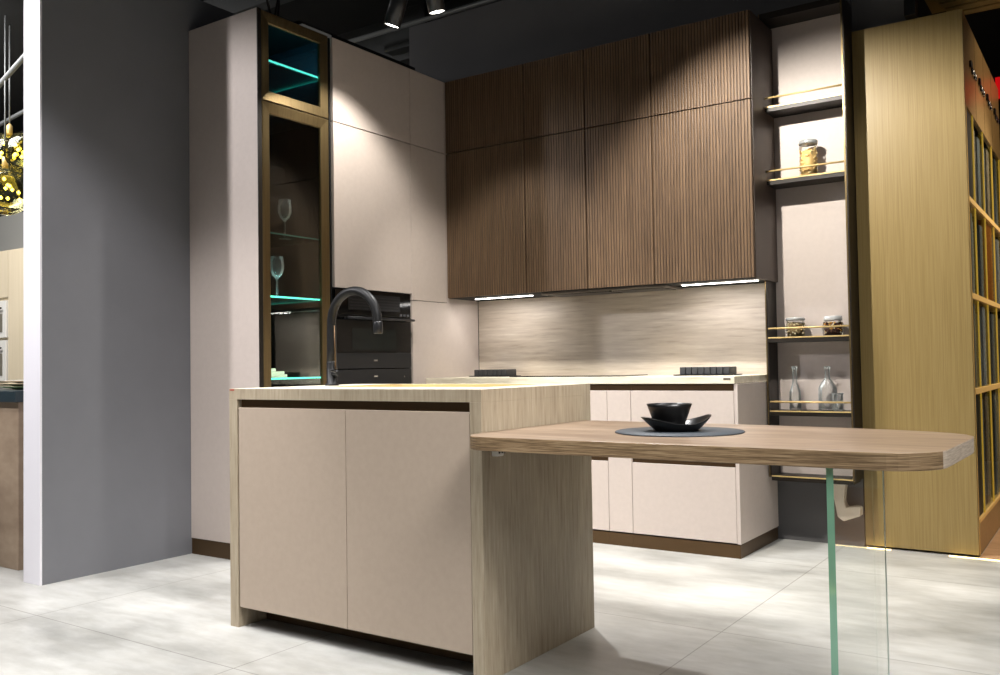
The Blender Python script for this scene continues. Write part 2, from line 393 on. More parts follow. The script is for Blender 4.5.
# ------------------------------------------------------------------ reeded wall cabinets
def reeded(x0, x1, z0, z1, yf=YW, th=.02):
    m = MB(); bm = m.bm
    pitch = .0175; n = max(1, round((x1-x0)/pitch)); pitch = (x1-x0)/n
    pts = []
    for i in range(n):
        a = x0 + i*pitch
        pts += [(a, yf+.0045), (a+pitch*.12, yf+.0045), (a+pitch*.22, yf+.0010), (a+pitch*.42, yf), (a+pitch*.74, yf), (a+pitch*.92, yf+.0010)]
    pts += [(x1, yf+.0045), (x1, yf+th), (x0, yf+th)]
    m.prism(pts, z0, z1)
    for f in m.bm.faces:
        c_ = f.calc_center_median()
        if len(f.verts) == 4 and yf+.002 < c_.y < yf+.008: f.material_index = 1
    return m
look = ['leftmost, against the tall beige cabinet', 'second from the tall beige cabinet', 'third from the tall beige cabinet', 'rightmost, beside the open shelf unit']
for r, (z0, z1) in enumerate(((ZB, ZM), (ZM, ZT))):
    for i in range(4):
        x0, x1 = G[i], G[i+1]
        row = 'tall lower' if r == 0 else 'short upper'
        t = thing('wall_cabinet', ((x0+x1)/2, (YW+YS)/2, z0), f'{row} walnut wall cabinet with reeded door, {look[i]}', 'cabinet', 'lower reeded wall cabinets' if r == 0 else 'upper reeded wall cabinets')
        last = i == 3
        build('carcass', B(x0+.001, x1-(.02 if last else .001), YW+.022, YWALL-.003, z0+.001, z1-.001), M['void'], t)
        if last: build('side_panel', B(x1-.019, x1, YW+.0215, YWALL-.003, z0, z1), M['dark_side'], t)
        build('door', reeded(x0+.0032, x1-.0032, z0+.0035, z1-.0035), [M['reed'], M['groove']], t)
# light strips and extractor beneath
for x0, x1, lab in ((-3.40, -2.975, 'white light strip under the leftmost walnut wall cabinet'), (-1.985, -1.56, 'white light strip under the rightmost walnut wall cabinet')):
    t = thing('light_strip', ((x0+x1)/2, 4.70, ZB-.012), lab, 'light')
    build('housing', B(x0-.005, x1+.005, 4.688, 4.714, ZB-.003, ZB+.002), M['whitemetal'], t)
    build('diffuser', B(x0, x1, 4.690, 4.712, ZB-.006, ZB-.003), M['led'], t)
t = thing('range_hood', (-2.5, 4.74, ZB-.02), 'slim built-in extractor hood under the middle wall cabinets', 'hood')
build('body', B(-2.86, -2.05, 4.62, 4.86, ZB-.012, ZB), mat('hood grey', (120, 112, 104), .4, .3), t, bevel=.002)
build('filter', B(-2.83, -2.42, 4.65, 4.83, ZB-.015, ZB-.012), M['blacksteel'], t)
build('filter', B(-2.39, -2.08, 4.65, 4.83, ZB-.015, ZB-.012), M['blacksteel'], t)
build('button', MB().lathe([(0, -.006), (.008, -.006), (.008, 0), (0, 0)], (-2.40, 4.635, ZB-.012), 16), M['black'], t)

tag(build('splashback', B(XT+.002, -1.5716, YS, YWALL-.002, .9, ZB-.001), M['stone_h'], bevel=.001), 'pale horizontally grained stone splashback under the wall cabinets', 'splashback')

# ------------------------------------------------------------------ base run
BY, WY = 4.353, 4.440
tag(build('worktop', MB().box(XT+.002, -1.5716, 4.345, YS-.002, .864, .9008), M['stone_top'], bevel=.0015), 'pale stone worktop over the wall-side base cabinets', 'worktop')
bx = [(XT+.03, -2.287, 'beige base cabinet, left and mostly hidden behind the island', 1), (-2.287, -2.146, 'narrow beige pull-out base cabinet between the wide ones', 0), (-2.146, -1.5605, 'wide beige base cabinet with two drawers at the right end', 1)]
for x0, x1, lab, two in bx:
    end = x1 > -1.6
    t = thing('base_cabinet', ((x0+x1)/2, (BY+YS)/2, 0), lab, 'cabinet', 'base cabinets along the back wall')
    xe = x1-(.02 if end else .0005)
    build('carcass', MB().box(x0+.0005, xe, BY+.04, YS-.004, .07, .862).box(x0+.0005, xe, BY+.022, BY+.04, .07, .43).box(x0+.0005, xe, BY+.022, BY+.04, .48, .82), M['void'], t)
    if end:
        build('side_panel', B(x1-.019, x1, BY+.001, YS+.04, .07, .862), M['laminate'], t, bevel=.001)
    fx1 = x1-(.0205 if end else .0015)
    if two:
        build('drawer', B(x0+.0015, fx1, BY, BY+.02, .478, .828), M['laminate'], t, bevel=.001)
        build('drawer', B(x0+.0015, fx1, BY, BY+.02, .074, .447), M['laminate'], t, bevel=.001)
        build('grip_channel', MB().box(x0+.0005, fx1, BY+.018, BY+.038, .431, .479), M['bronze_dark'], t)
    else:
        build('door', B(x0+.0015, fx1, BY, BY+.02, .074, .828), M['laminate'], t, bevel=.001)
    build('grip_channel', MB().box(x0+.0005, fx1, BY+.012, BY+.038, .822, .862), M['bronze_dark'], t)
    build('plinth', B(x0+.0005, x1-(.003 if end else .0005), BY+.003, YS+.035, 0, .066), M['bronze_dark'], t)
tag(build('induction_hob', B(-3.02, -2.28, 4.50, 4.86, .9008, .9068), M['blackglass'], bevel=.002), 'thin black glass hob set on the pale stone worktop', 'hob')

def ribbed(cx, cy, L, label, n=8):
    t = thing('ribbed_tray', (cx, cy, .901), label, 'tray', 'black ribbed trays on the worktop')
    build('base', B(cx-L/2-.03, cx+L/2+.025, cy-.075, cy+.075, .901, .907), M['black'], t, bevel=.002)
    m = MB(); s = L/n
    for k in range(n): m.box(cx-L/2+k*s+.002, cx-L/2+(k+1)*s-.002, cy-.06, cy+.06, .907, .947)
    build('rib', m, mat('anthracite rib', (52, 54, 58), .5), t, bevel=.003)
    build('core', B(cx-L/2+.003, cx+L/2-.003, cy-.052, cy+.052, .907, .940), M['black'], t)
ribbed(-3.33, 4.80, .255, 'black ribbed tray near the left end of the stone worktop', 7)
ribbed(-1.855, 4.72, .285, 'black ribbed tray near the right end of the stone worktop', 8)
tag(build('metal_tag', B(-1.628, -1.592, 4.343, 4.3455, .884, .892), M['chrome']), 'tiny silver tag on the right front edge of the stone worktop', 'tag')

# ------------------------------------------------------------------ open shelf unit
SX0, SX1, SY0, SY1 = -1.553, -1.112, 4.79, YWALL-.002
S = thing('shelf_unit', ((SX0+SX1)/2, 4.87, .36), 'tall open wall shelf with dark bronze frame and golden rails', 'shelf')
build('back_panel', B(SX0+.012, SX1-.014, SY1-.012, SY1, .362, 2.83), M['laminate'], S)
for x0, x1 in ((SX0, SX0+.012), (SX1-.014, SX1)):
    q = build('side_post', B(x0, x1, SY0, SY1, .356, 2.85), M['frame'], S)
    build('edge_trim', B(x0, x1-.006 if x1 == SX1 else x1-.006, SY0-.002, SY0, .356, 2.85), M['bronze'], q)
tp = build('top_panel', B(SX0+.012, SX1-.014, SY0, SY1-.012, 2.815, 2.85), M['frame'], S)
for z in (2.338, 1.942, 1.097, .706, .362):
    q = build('shelf', B(SX0+.012, SX1-.014, SY0+.003, SY1-.012, z-.024, z+.002), M['frame'], S)
    build('edge_trim', B(SX0+.012, SX1-.014, SY0, SY0+.003, z-.003, z+.004), M['gold'], q)
    if z > .4: build('guard_rail', MB().tube([(SX0+.012, SY0+.005, z+.050), (SX1-.014, SY0+.005, z+.050)], .005), M['gold'], q)

def pieces(kind, cx, cy, z0, z1, r, n, cols):
    m = MB()
    for k in range(n):
        a, rr = random.random()*6.28, r*math.sqrt(random.random())*.94
        x, y, z = cx+rr*math.cos(a), cy+rr*math.sin(a), z0+(z1-z0)*random.random()
        mi = random.randrange(len(cols))
        if kind == 'pasta':
            d = Vector((random.uniform(-1, 1), random.uniform(-1, 1), random.uniform(-1, 1))).normalized()*.008
            e = Vector((random.uniform(-1, 1), random.uniform(-1, 1), random.uniform(-1, 1)))*.004
            pp = Vector((x, y, z)); m.tube([pp-d, pp+e, pp+d], .0036, 6, mi)
        else:
            s = .0055
            m.lathe([(0, -s), (s*.8, -s*.5), (s, 0), (s*.8, s*.5), (0, s)], (x, y, z), 7, random.choice('XYZ'), True, mi)
    return m
def jar(cx, cy, z, r, h, kind, cols, fill, label, lid_h=.018, n=110, lidr=1.0, bulge=0, lidmat=None):
    t = thing('storage_jar', (cx, cy, z), label, 'jar', 'jars on the open shelf unit')
    m = MB(); neck = r*.93
    prof = [(0, 0), (r*.92, 0), (r, .005)] + [(r+bulge*math.sin(math.pi*k/8), .005+(h-.02)*k/8) for k in range(1, 8)] + [(r, h-.014), (neck, h-.004), (neck, h)]
    m.lathe(prof, (cx, cy, z), 32)
    build('glass_body', m, M['jarglass'], t, recalc=False)
    lm = MB().lathe([(0, h-.002), (r*lidr, h-.002), (r*lidr*1.03, h+.003), (r*lidr*1.03, h+lid_h-.004), (r*lidr*.96, h+lid_h), (0, h+lid_h)], (cx, cy, z), 32)
    build('lid', lm, lidmat or mat('clear grey lid', (176, 178, 176), .25, .3), t)
    core = MB().lathe([(0, .004), (r*.84, .004), (r*.84, fill*.92), (0, fill*.92)], (cx, cy, z), 20)
    build('filling_core', core, cols[-1], t)
    f = build('filling', pieces(kind, cx, cy, z+.010, z+fill, r*.97, n, cols), cols, t); f['kind'] = 'stuff'
pc = [mat('pasta light', (252, 232, 176), .55), mat('pasta mid', (244, 214, 150), .55), mat('pasta dark', (222, 184, 118), .6)]
bc = [mat('grain cream', (222, 208, 172), .6), mat('grain tan', (196, 176, 132), .6), mat('grain brown', (140, 118, 82), .6)]
dc = [mat('mix gold', (216, 160, 70), .55), mat('mix cream', (230, 214, 180), .55), mat('mix brown', (96, 52, 34), .55), mat('mix dark', (60, 34, 28), .6)]
jar(-1.325, 4.865, 1.9445, .047, .178, 'pasta', pc, .150, 'tall glass jar of dry pasta with grey lid on the second shelf', n=260)
jar(-1.418, 4.87, 1.0995, .048, .090, 'bean', bc, .078, 'squat glass jar of pale grains on the left of the third shelf', lid_h=.014, n=330)
jar(-1.224, 4.87, 1.0995, .050, .082, 'bean', dc, .070, 'squat rounded glass jar of dark mixed nuts on the right of the third shelf', lid_h=.022, n=300, bulge=.008, lidr=.9, lidmat=mat('milky clear lid', (205, 206, 205), .15, .3))
def bottle(cx, cy, z, r, h, sh, label, name='glass_bottle', neck=.012):
    m = MB()
    prof = [(0, .006), (r*.55, .004), (r*.9, 0), (r, .006), (r*1.0, sh*.55), (r*.97, sh*.8), (r*.72, sh*.95), (neck*1.25, sh*1.12), (neck, sh*1.22), (neck, h-.014), (neck*1.25, h-.012), (neck*1.25, h),
            (neck*.8, h), (neck*.75, sh*1.22), (neck, sh*1.11), (r*.66, sh*.93), (r*.91, sh*.79), (r*.94, .012), (0, .012)]
    m.lathe(prof, (cx, cy, z), 32)
    return tag(build(name, m, M['thinglass'], origin=(cx, cy, z)), label, 'bottle', 'bottles on the open shelf unit')
bottle(-1.428, 4.865, .7085, .030, .235, .125, 'slim clear glass bottle on the left of the fourth shelf')
bottle(-1.262, 4.878, .7085, .047, .232, .150, 'broad clear glass bottle with narrow neck on the right of the fourth shelf', neck=.013)
m = MB().lathe([(0, 0), (.024, 0), (.027, .006), (.027, .082), (.030, .094), (.0285, .094), (.0255, .082), (.0255, .010), (0, .008)], (-1.203, 4.838, .7085), 28)
tag(build('drinking_glass', m, M['thinglass'], origin=(-1.203, 4.838, .7085)), 'small clear tumbler in front of the broad bottle on the fourth shelf', 'glass')

# ------------------------------------------------------------------ island
I = thing('kitchen_island', ((IX0+IX1)/2, (IY0+IY1)/2, 0), 'kitchen island with stone waterfall ends and two taupe doors', 'island')
SXA, SXB, SYA, SYB = -2.56, -1.78, 2.52, 2.90      # sink cut-out
m = MB().box(IX0, SXA, IY0, IY1, .860, IZ).box(SXB, IX1, IY0, IY1, .860, IZ).box(SXA, SXB, IY0, SYA, .860, IZ).box(SXA, SXB, SYB, IY1, .860, IZ)
bmesh.ops.remove_doubles(m.bm, verts=m.bm.verts, dist=1e-5)
bmesh.ops.delete(m.bm, geom=[f for f in m.bm.faces if any(g is not f and set(g.verts) == set(f.verts) for g in f.verts[0].link_faces)], context='FACES')
build('worktop', m, [M['stone_v']], I)
tp = MB().box(IX0+.001, SXA, IY0+.001, IY1-.001, IZ, IZ+.0006).box(SXB, IX1-.001, IY0+.001, IY1-.001, IZ, IZ+.0006).box(SXA, SXB, IY0+.001, SYA, IZ, IZ+.0006).box(SXA, SXB, SYB, IY1-.001, IZ, IZ+.0006)
build('top_surface', tp, M['stone_top'], I)
build('end_panel', B(IX0, IX0+.045, IY0, IY1, 0, .8598), M['stone_v'], I, bevel=.0008)
build('end_panel', B(IX1-.045, IX1, IY0, IY1, 0, .8598), M['stone_v'], I, bevel=.0008)
build('carcass', MB().box(IX0+.047, SXA-.02, IY0+.045, IY1-.02, .075, .858).box(SXB+.02, IX1-.047, IY0+.045, IY1-.02, .075, .858).box(SXA-.02, SXB+.02, IY0+.045, IY1-.02, .075, .62), M['void'], I)
build('back_panel', B(IX0+.046, IX1-.046, IY1-.019, IY1-.002, .01, .859), M['island_lam'], I)
build('grip_channel', MB().box(IX0+.046, IX1-.046, IY0+.022, IY0+.044, .78, .859), M['bronze_dark'], I)
build('door', B(IX0+.052, -2.2085, IY0+.002, IY0+.021, .078, .829), M['island_lam'], I, bevel=.001)
build('door', B(-2.2055, IX1-.048, IY0+.002, IY0+.021, .078, .829), M['island_lam'], I, bevel=.001)
build('plinth', B(IX0+.046, IX1-.046, IY0+.135, IY0+.15, 0, .075), M['bronze_dark'], I)
tag(build('sticker', B(IX0+.004, IX0+.030, IY0-.0006, IY0, .893, .899), mat('red sticker', (170, 84, 66), .6), I), 'tiny red sticker on the worktop corner')
SK = thing('sink', ((SXA+SXB)/2, (SYA+SYB)/2, .70), 'brass coloured sink basin let into the island top', 'sink')
t_ = .003
m = MB().box(SXA+.002, SXB-.002, SYA+.002, SYB-.002, .70, .703).box(SXA+.002, SXA+.005, SYA+.002, SYB-.002, .703, IZ+.001).box(SXB-.005, SXB-.002, SYA+.002, SYB-.002, .703, IZ+.001)
m.box(SXA+.005, SXB-.005, SYA+.002, SYA+.005, .703, IZ+.001).box(SXA+.005, SXB-.005, SYB-.005, SYB-.002, .703, IZ+.001)
build('basin', m, M['brass'], SK)
build('drain', MB().lathe([(0, 0), (.04, 0), (.038, .003), (0, .002)], ((SXA+SXB)/2, (SYA+SYB)/2, .7031), 24), M['chrome'], SK)

# faucet
fx, fy = -2.700, 2.70
F = thing('faucet', (fx, fy, IZ+.0006), 'matt black swan neck kitchen faucet on the island', 'faucet')
build('base', MB().lathe([(0, 0), (.029, 0), (.029, .006), (.022, .010), (.022, .095), (.0205, .10), (0, .10)], (fx, fy, IZ+.0006), 28), M['black'], F)
R_, cz = .128, 1.160
pts = [(fx, fy, IZ+.09), (fx, fy, 1.05)] + [(fx+R_-R_*math.cos(math.pi*k/20), fy, cz+R_*math.sin(math.pi*k/20)) for k in range(0, 21)] + [(fx+2*R_+.002, fy, cz-.02)]
build('spout', MB().tube(pts, [.021, .0195]+[.0185]*21+[.0185], 16), M['black'], F)
build('nozzle', MB().lathe([(0, 0), (.0165, 0), (.019, .004), (.019, .045), (.0165, .05), (0, .05)], (fx+2*R_+.003, fy, cz-.052), 24), M['blacksteel'], F)
hd = MB().tube([(fx+.015, fy-.006, .952), (fx+.055, fy-.012, .952)], .0125, 16); hd.tube([(fx+.048, fy-.012, .952), (fx+.052, fy-.07, .968)], .0045, 10)
build('lever', hd, M['blacksteel'], F)
build('side_trim', MB().tube([(fx+.031, fy-.01, .965), (fx+.027, fy-.01, 1.15)], .003, 8), M['bronze_dark'], F)

# ------------------------------------------------------------------ breakfast bar
TZ = .768; TT = .040
BT = thing('bar_table', (-1.0, 2.5, 0), 'oak breakfast bar top joined to the island and carried by a glass leg', 'table')
def arc(c, r, a0, a1, n=8):
    return [(c[0]+r*math.cos(math.radians(a0+(a1-a0)*k/n)), c[1]+r*math.sin(math.radians(a0+(a1-a0)*k/n))) for k in range(n+1)]
poly = [(IX1+.0008, 2.905), (IX1+.0008, IY0-.001)]
poly += arc((-1.512, 2.222), .102, 178, 270, 9)
poly += [(-.60, 2.120)] + arc((-.452, 2.25), .130, -90, -6, 8)
poly += [(-.314, 2.60), (-.319, 2.665), (-.341, 2.715), (-.385, 2.758), (-.45, 2.793), (-.56, 2.830), (-.75, 2.862), (-.95, 2.882), (-1.2, 2.896)]
m = MB().prism(poly, TZ-TT, TZ)
for f in m.bm.faces:
    n = f.normal if f.normal.length > .1 else None
    f.normal_update(); c_ = f.calc_center_median()
    if abs(f.normal.z) < .5: f.material_index = 2 if (c_.x > -.33) else 1
build('tabletop', m, [M['oak'], M['oak_edge'], M['oak_end']], BT, bevel=.0015)
lx0, lx1, ly0, ly1 = -.561, -.545, 2.135, 2.668
m = MB().box(lx0, lx1, ly0, ly1-.004, 0, TZ-TT-.0005).box(lx1-.003, lx1, ly1-.0038, ly1, 0, TZ-TT-.0005, 2)
for f in m.bm.faces:
    f.normal_update(); c_ = f.calc_center_median()
    if abs(c_.y-ly0) < 1e-4: f.material_index = 1
build('glass_leg', m, [M['legglass'], M['greenedge'], M['palegreen']], BT)
cl = MB().box(IX1+.0005, IX1+.024, 2.318, 2.352, .690, TZ-TT-.0005)
q = build('connector', cl, M['whitemetal'], BT, bevel=.002)
for y in (2.327, 2.343): build('screw', MB().lathe([(0, 0), (.0055, 0), (.0045, .0015), (0, .001)], (IX1+.024, y, .703), 12, 'X'), M['black'], q)
m = MB().box(IX1+.0005, IX1+.02, 2.358, 2.368, .696, TZ-TT-.0005); build('screw_hook', m, M['chrome'], q)

tag(build('place_mat', MB().lathe([(0, 0), (.186, 0), (.189, .0015), (.186, .004), (0, .004)], (-1.078, 2.505, TZ+.0003), 64), M['matgrey'], recalc=True), 'round slate grey place mat on the oak bar top', 'place mat')

def dish(cx, cy, z, rb, rt, h, th, wob, seed, seg=56, sides=4, ph=0, flare=1.0):
    m = MB(); bm = m.bm; rings = []
    def rad(u, a, off):   # u 0 base..1 rim
        r = rb+(rt-rb)*(u**flare)
        return (r+off)*(1+wob*u*(math.cos(2*a-ph)+.35*math.cos(3*a+1)))
    def hei(u, a): return h*u*(1+wob*4.2*(math.cos(2*a-ph)+.25*math.sin(3*a))*u)
    levels = [('o', k/6) for k in range(7)] + [('i', k/6) for k in range(6, -1, -1)]
    for side, u in levels:
        off = 0 if side == 'o' else -th
        rings.append([bm.verts.new((cx+rad(u, 2*math.pi*k/seg, off)*math.cos(2*math.pi*k/seg), cy+rad(u, 2*math.pi*k/seg, off)*math.sin(2*math.pi*k/seg), z+hei(u, 2*math.pi*k/seg)+(0 if side == 'o' else th*(1-u)))) for k in range(seg)])
    for A, B_ in zip(rings, rings[1:]):
        for k in range(seg): bm.faces.new((A[k], A[(k+1) % seg], B_[(k+1) % seg], B_[k])).smooth = True
    bm.faces.new(rings[0][::-1]); bm.faces.new(rings[-1])
    return m
mz = TZ+.0045
tag(build('plate', dish(-1.086, 2.505, mz, .062, .097, .034, .004, .07, 1, ph=1.2), M['ceramic']), 'black irregular dish with wavy raised rim on the grey mat', 'plate')
tag(build('bowl', dish(-1.108, 2.505, mz+.0052, .041, .067, .074, .004, .0, 2), M['ceramic'], bevel=0), 'small black flared bowl standing inside the wavy dish', 'bowl')

# ------------------------------------------------------------------ golden veneer unit on the right
GY0, GY1 = 4.952, 6.60
U = thing('golden_display_unit', (-.85, 5.7, 0), 'tall golden wood veneer unit with glazed display side beside the shelf', 'display unit')
build('front_panel', B(-1.1095, GX, GY0, GY0+.035, .012, GZ), M['goldwood'], U, bevel=.001)
build('side_panel', B(GX-.02, GX, GY0+.0355, GY1, 2.235, GZ), M['goldpanel'], U, bevel=.0008)
build('base_panel', B(GX-.02, GX, GY0+.0355, GY1, 0, .16), M['goldpanel'], U, bevel=.0008)
build('top_panel', B(-1.1145, GX-.021, GY0+.036, GY1, GZ-.02, GZ), M['goldwood'], U)
build('back_panel', B(-1.08, -1.05, GY0+.036, GY1, .012, GZ-.021), M['void'], U)
for z in (1.765, 1.283, .806):
    build('shelf', B(-1.04, GX+.004, GY0+.036, GY1, z-.014, z+.014), M['goldbar'], U, bevel=.001)
build('bottom_rail', B(-1.04, GX+.004, GY0+.036, GY1, .16, .178), M['goldbar'], U)
build('edge_strip', MB().box(GX-.02, GX+.002, GY0+.0355, GY0+.044, .0, 2.234), M['goldbar'], U)
build('recess', MB().box(GX-.03, GX-.008, GY0+.045, 5.235, .179, .791), M['black'], U)
build('recess', MB().box(GX-.03, GX-.008, GY0+.045, 5.235, 1.780, 2.234), M['inner'], U)
rows = ((.179, .791), (.821, 1.268), (1.298, 1.750), (1.780, 2.234))
for ri, (z0, z1) in enumerate(rows):
    ys = [5.24, 5.66, 6.09, 6.52] if ri in (0, 3) else [4.999, 5.24, 5.66, 6.09, 6.52]
    for y in ys:
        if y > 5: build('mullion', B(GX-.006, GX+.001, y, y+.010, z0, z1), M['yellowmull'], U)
    for a, b_ in zip(ys, ys[1:]):
        if ri == 2 and abs(a-5.66) < .01:
            build('amber_panel', B(GX-.04, GX-.012, a+.05, b_-.01, z0, z1), M['orangewood'], U)
        pl = build('glass_pane', B(GX-.010, GX-.006, a+.022, b_, z0, z1), M['pane'], U)
        for k in range(3):
            if ri == 2 and abs(a-5.66) < .01: continue
            w_ = (b_-a-.03)/3; yy = a+.02+w_*k
            build('sample_panel', B(GX-.045+.008*k, GX-.030+.008*k, yy, yy+w_-.012, z0+.001, z1-.01-.05*random.random()), [M['greyglasspanel'], M['lightboard'], M['blacksteel'], M['greyglasspanel'], M['brownstone']][(k+2*ri+int(a*10)) % 5], U)
for y in (5.40, 5.78, 6.16): build('panel_seam', B(GX, GX+.0008, y, y+.003, 2.24, GZ-.002), M['bronze_dark'], U)
for i, y in enumerate((5.17, 5.53, 5.89, 6.26)):
    lab = ['nearest', 'second nearest', 'third nearest', 'farthest'][i]
    t = thing('wall_emblem', (GX, y, 2.45), f'small raised black and chrome mark on the golden panel, {lab} of the row', 'emblem', 'raised marks along the golden panel')
    build('black_block', B(GX+.001, GX+.012, y, y+.04, 2.470, 2.505), M['black'], t, bevel=.002)
    for k in range(4):
        y_ = y+.075+k*.045
        build('chrome_ring', MB().tube([(GX+.006, y_+.014*math.cos(a*math.pi/5), 2.468+.015*math.sin(a*math.pi/5)) for a in range(11)], .0045, 8), M['chrome'] if k % 2 else M['black'], t)

tag(build('floor_glow_strip', B(-.715, .5, 4.920, 4.928, 0.0, .004), M['warmglow']), 'warm glowing light strip on the floor at the golden unit corner', 'light')
tag(build('floor_glow_strip', B(-1.10, -.985, 4.930, 4.938, 0.0, .004), M['warmglow']), 'short warm glowing strip imitating a reflection seen in the glass leg', 'light')  # glowing strip stands in for a reflection in the glass
struct('trim_3', B(GX+.004, 1.6, 4.935, 7.2, 0, .004), grain('warm wood floor', [(170, 130, 96), (196, 158, 122)], (3, 30, 1), rough=.4), 'warm wooden floor area right of the golden unit', 'floor')

# pale curved piece on the dark wall
m = MB()
outer = [(-1.262, .334), (-1.256, .28), (-1.250, .24), (-1.243, .205)] + [(-1.235, .155), (-1.205, .132), (-1.120, .166), (-1.120, .212), (-1.150, .214), (-1.190, .206)] + [(-1.200, .235), (-1.197, .28), (-1.190, .334)]
m.prism_y(outer[::-1], 4.895, YWALL-.001)
tag(build('curved_piece', m, mat('cream finish', (244, 232, 214), .5), bevel=.006), 'pale curved piece low on the dark wall, seen through the glass leg', 'bracket')

# golden slatted beam, red sign
t = thing('slatted_beam', (0, 5.35, 2.80), 'golden wood slatted beam hanging above the golden unit', 'beam')
for k in range(4): build('slat', B(-.735+.015*k, 1.2, 5.10+.09*k, 5.17+.09*k, 2.835+.0*k, 2.90), M['goldwood'], t, bevel=.004)
build('upper_board', B(-.80, 1.2, 5.10, 5.50, 2.901, 3.02), M['goldwood'], t)
for x in (-.3, .9): build('hanger', MB().tube([(x, 5.3, 3.02), (x, 5.3, 3.7)], .006), M['black'], t)
t = thing('red_sign', (-.3, 6.9, 2.70), 'glowing red sign high behind the golden unit', 'sign')
build('face', B(-.62, .1, 6.80, 6.83, 2.70, 2.84), M['red'], t)
build('housing', B(-.63, .11, 6.83, 6.90, 2.69, 2.85), M['black'], t)
for x in (-.5, 0): build('hanger', MB().tube([(x, 6.86, 2.85), (x, 6.86, 3.7)], .006), M['black'], t)

# ------------------------------------------------------------------ ceiling gear
tag(build('cable_tray', MB().box(-3.72, -3.62, 3.40, 4.38, ZT+.012, ZT+.062).box(-3.69, -3.65, 3.5, 3.53, ZT, ZT+.012).box(-3.69, -3.65, 4.3, 4.33, ZT, ZT+.012), M['black']), 'black cable tray running on top of the tall cabinets', 'tray')
tag(build('conduit_pipe', MB().tube([(-4.9, YWALL-.01, 3.44), (-1.0, YWALL-.01, 3.44)], .018), M['ductlight']), 'grey conduit pipe along the top of the back wall', 'pipe')
tag(build('light_bar', MB().box(-3.60, -3.575, 3.38, 3.60, ZT+.002, ZT+.030), M['ledbar'], bevel=.003), 'short pale light bar on top of the glass cabinet', 'light')
tag(build('power_cable', MB().tube([(-3.68, 3.3, ZT+.001), (-3.68, 3.32, 3.1), (-3.67, 3.33, 3.4), (-3.68, 3.35, 3.7)], .006, 8), M['black']), 'black cable hanging above the glass cabinet', 'cable')
tag(build('cable_loop', MB().tube([(-3.66, 3.05, 3.6), (-3.60, 3.12, 3.0), (-3.60, 3.18, 2.83), (-3.62, 3.22, 2.813), (-3.66, 3.32, 3.1), (-3.66, 3.42, 3.7)], .006, 8), M['black']), 'black cable looping down above the cabinet corner', 'cable')
tag(build('light_track', B(-4.0, -.4, 3.50, 3.53, 3.16, 3.19), M['black']), 'black ceiling light track carrying the spotlights', 'track')
struct('trim_4', MB().box(-5.2, -3.0, 5.3, 5.75, 3.35, 3.699).box(-4.6, -4.2, 5.2, 8.5, 3.4, 3.699), M['duct'], 'dark grey air duct under the black ceiling', 'duct')
tag(build('ceiling_beam', MB().box(-8.0, -.5, 4.2, 4.3, 3.52, 3.69), M['duct']), 'dark steel beam crossing the black ceiling', 'beam')

def spotlight(tip, tilt, label, vis=True):
    """barrel can from tip upward along tilt to the track"""
    tip = Vector(tip); d = Vector(tilt).normalized(); L_ = .22; r = .044
    t = thing('spotlight', tip, label, 'spotlight', 'black spotlights on the ceiling track')
    rot = d.to_track_quat('Z', 'Y').to_matrix().to_4x4()
    def place(mb): bmesh.ops.transform(mb.bm, matrix=Matrix.Translation(tip) @ rot, verts=mb.bm.verts); return mb
    build('barrel', place(MB().lathe([(r*.86, .006), (r*.9, 0), (r, 0), (r, L_), (r*.9, L_+.01), (0, L_+.01)], (0, 0, 0), 28)), M['blacksteel'], t)
    build('lens', place(MB().lathe([(0, .005), (r*.88, .005), (r*.88, .008), (0, .008)], (0, 0, 0), 28)), M['spotlens'], t)
    top = tip + d*(L_*.8)
    build('arm', MB().tube([top, (top.x, 3.515, 3.10), (top.x, 3.515, 3.16)], .008, 10), M['blacksteel'], t)
    return t
SPOTS = [((-3.045, 3.5, 2.735), (.36, .06, 1), 'black cylindrical spotlight, left of the two above the tall cabinets'),
         ((-2.745, 3.5, 2.735), (-.06, -.24, 1), 'black cylindrical spotlight, right of the two above the tall cabinets'),
         ((-1.64, 3.5, 2.78), (-.12, -.75, 1), 'black cylindrical spotlight aimed at the walnut wall cabinets')]
for a in SPOTS: spotlight(*a)

# ------------------------------------------------------------------ neighbouring display at far left
N_ = thing('neighbour_counter', (-4.9, 2.7, 0), 'brown stone counter with dark blue worktop at far left', 'counter')
build('body', B(-6.2, -4.50, 2.338, 3.1, 0, .829), M['brownstone'], N_, bevel=.002)
build('worktop', B(-6.24, -4.475, 2.31, 3.14, .829, .885), M['darkgreen'], N_, bevel=.003)
def pl(cz_, r, col, lab, cx=-4.80, cy=2.62):
    m = MB().lathe([(0, 0), (r*.6, 0), (r*.95, .012), (r, .016), (r*.94, .016), (r*.58, .004), (0, .004)], (cx, cy, cz_), 40)
    tag(build('serving_plate', m, col), lab, 'plate', 'plates stacked on the far left counter')
pl(.8855, .20, mat('green plate', (150, 190, 130), .3), 'green serving plate at the bottom of the far left stack')
pl(.902, .21, M['pale'], 'pale wooden serving plate in the middle of the far left stack')
pl(.9185, .19, M['whitemetal'], 'white serving plate on top of the far left stack')
NC = thing('oven_tower', (-8.6, 4.5, 0), 'pale oak tall cabinets with white ovens, far left background', 'cabinet')
build('body', B(-9.6, -7.2, 4.22, 4.82, 0, 2.09), M['beigecab'], NC)
for x0, x1 in ((-9.55, -8.86), (-8.26, -7.74), (-7.735, -7.21)): build('door', B(x0, x1, 4.20, 4.219, .1, 2.08), M['beigecab'], NC, bevel=.001)
build('door', B(-8.85, -8.265, 4.20, 4.219, 1.66, 2.08), M['beigecab'], NC)
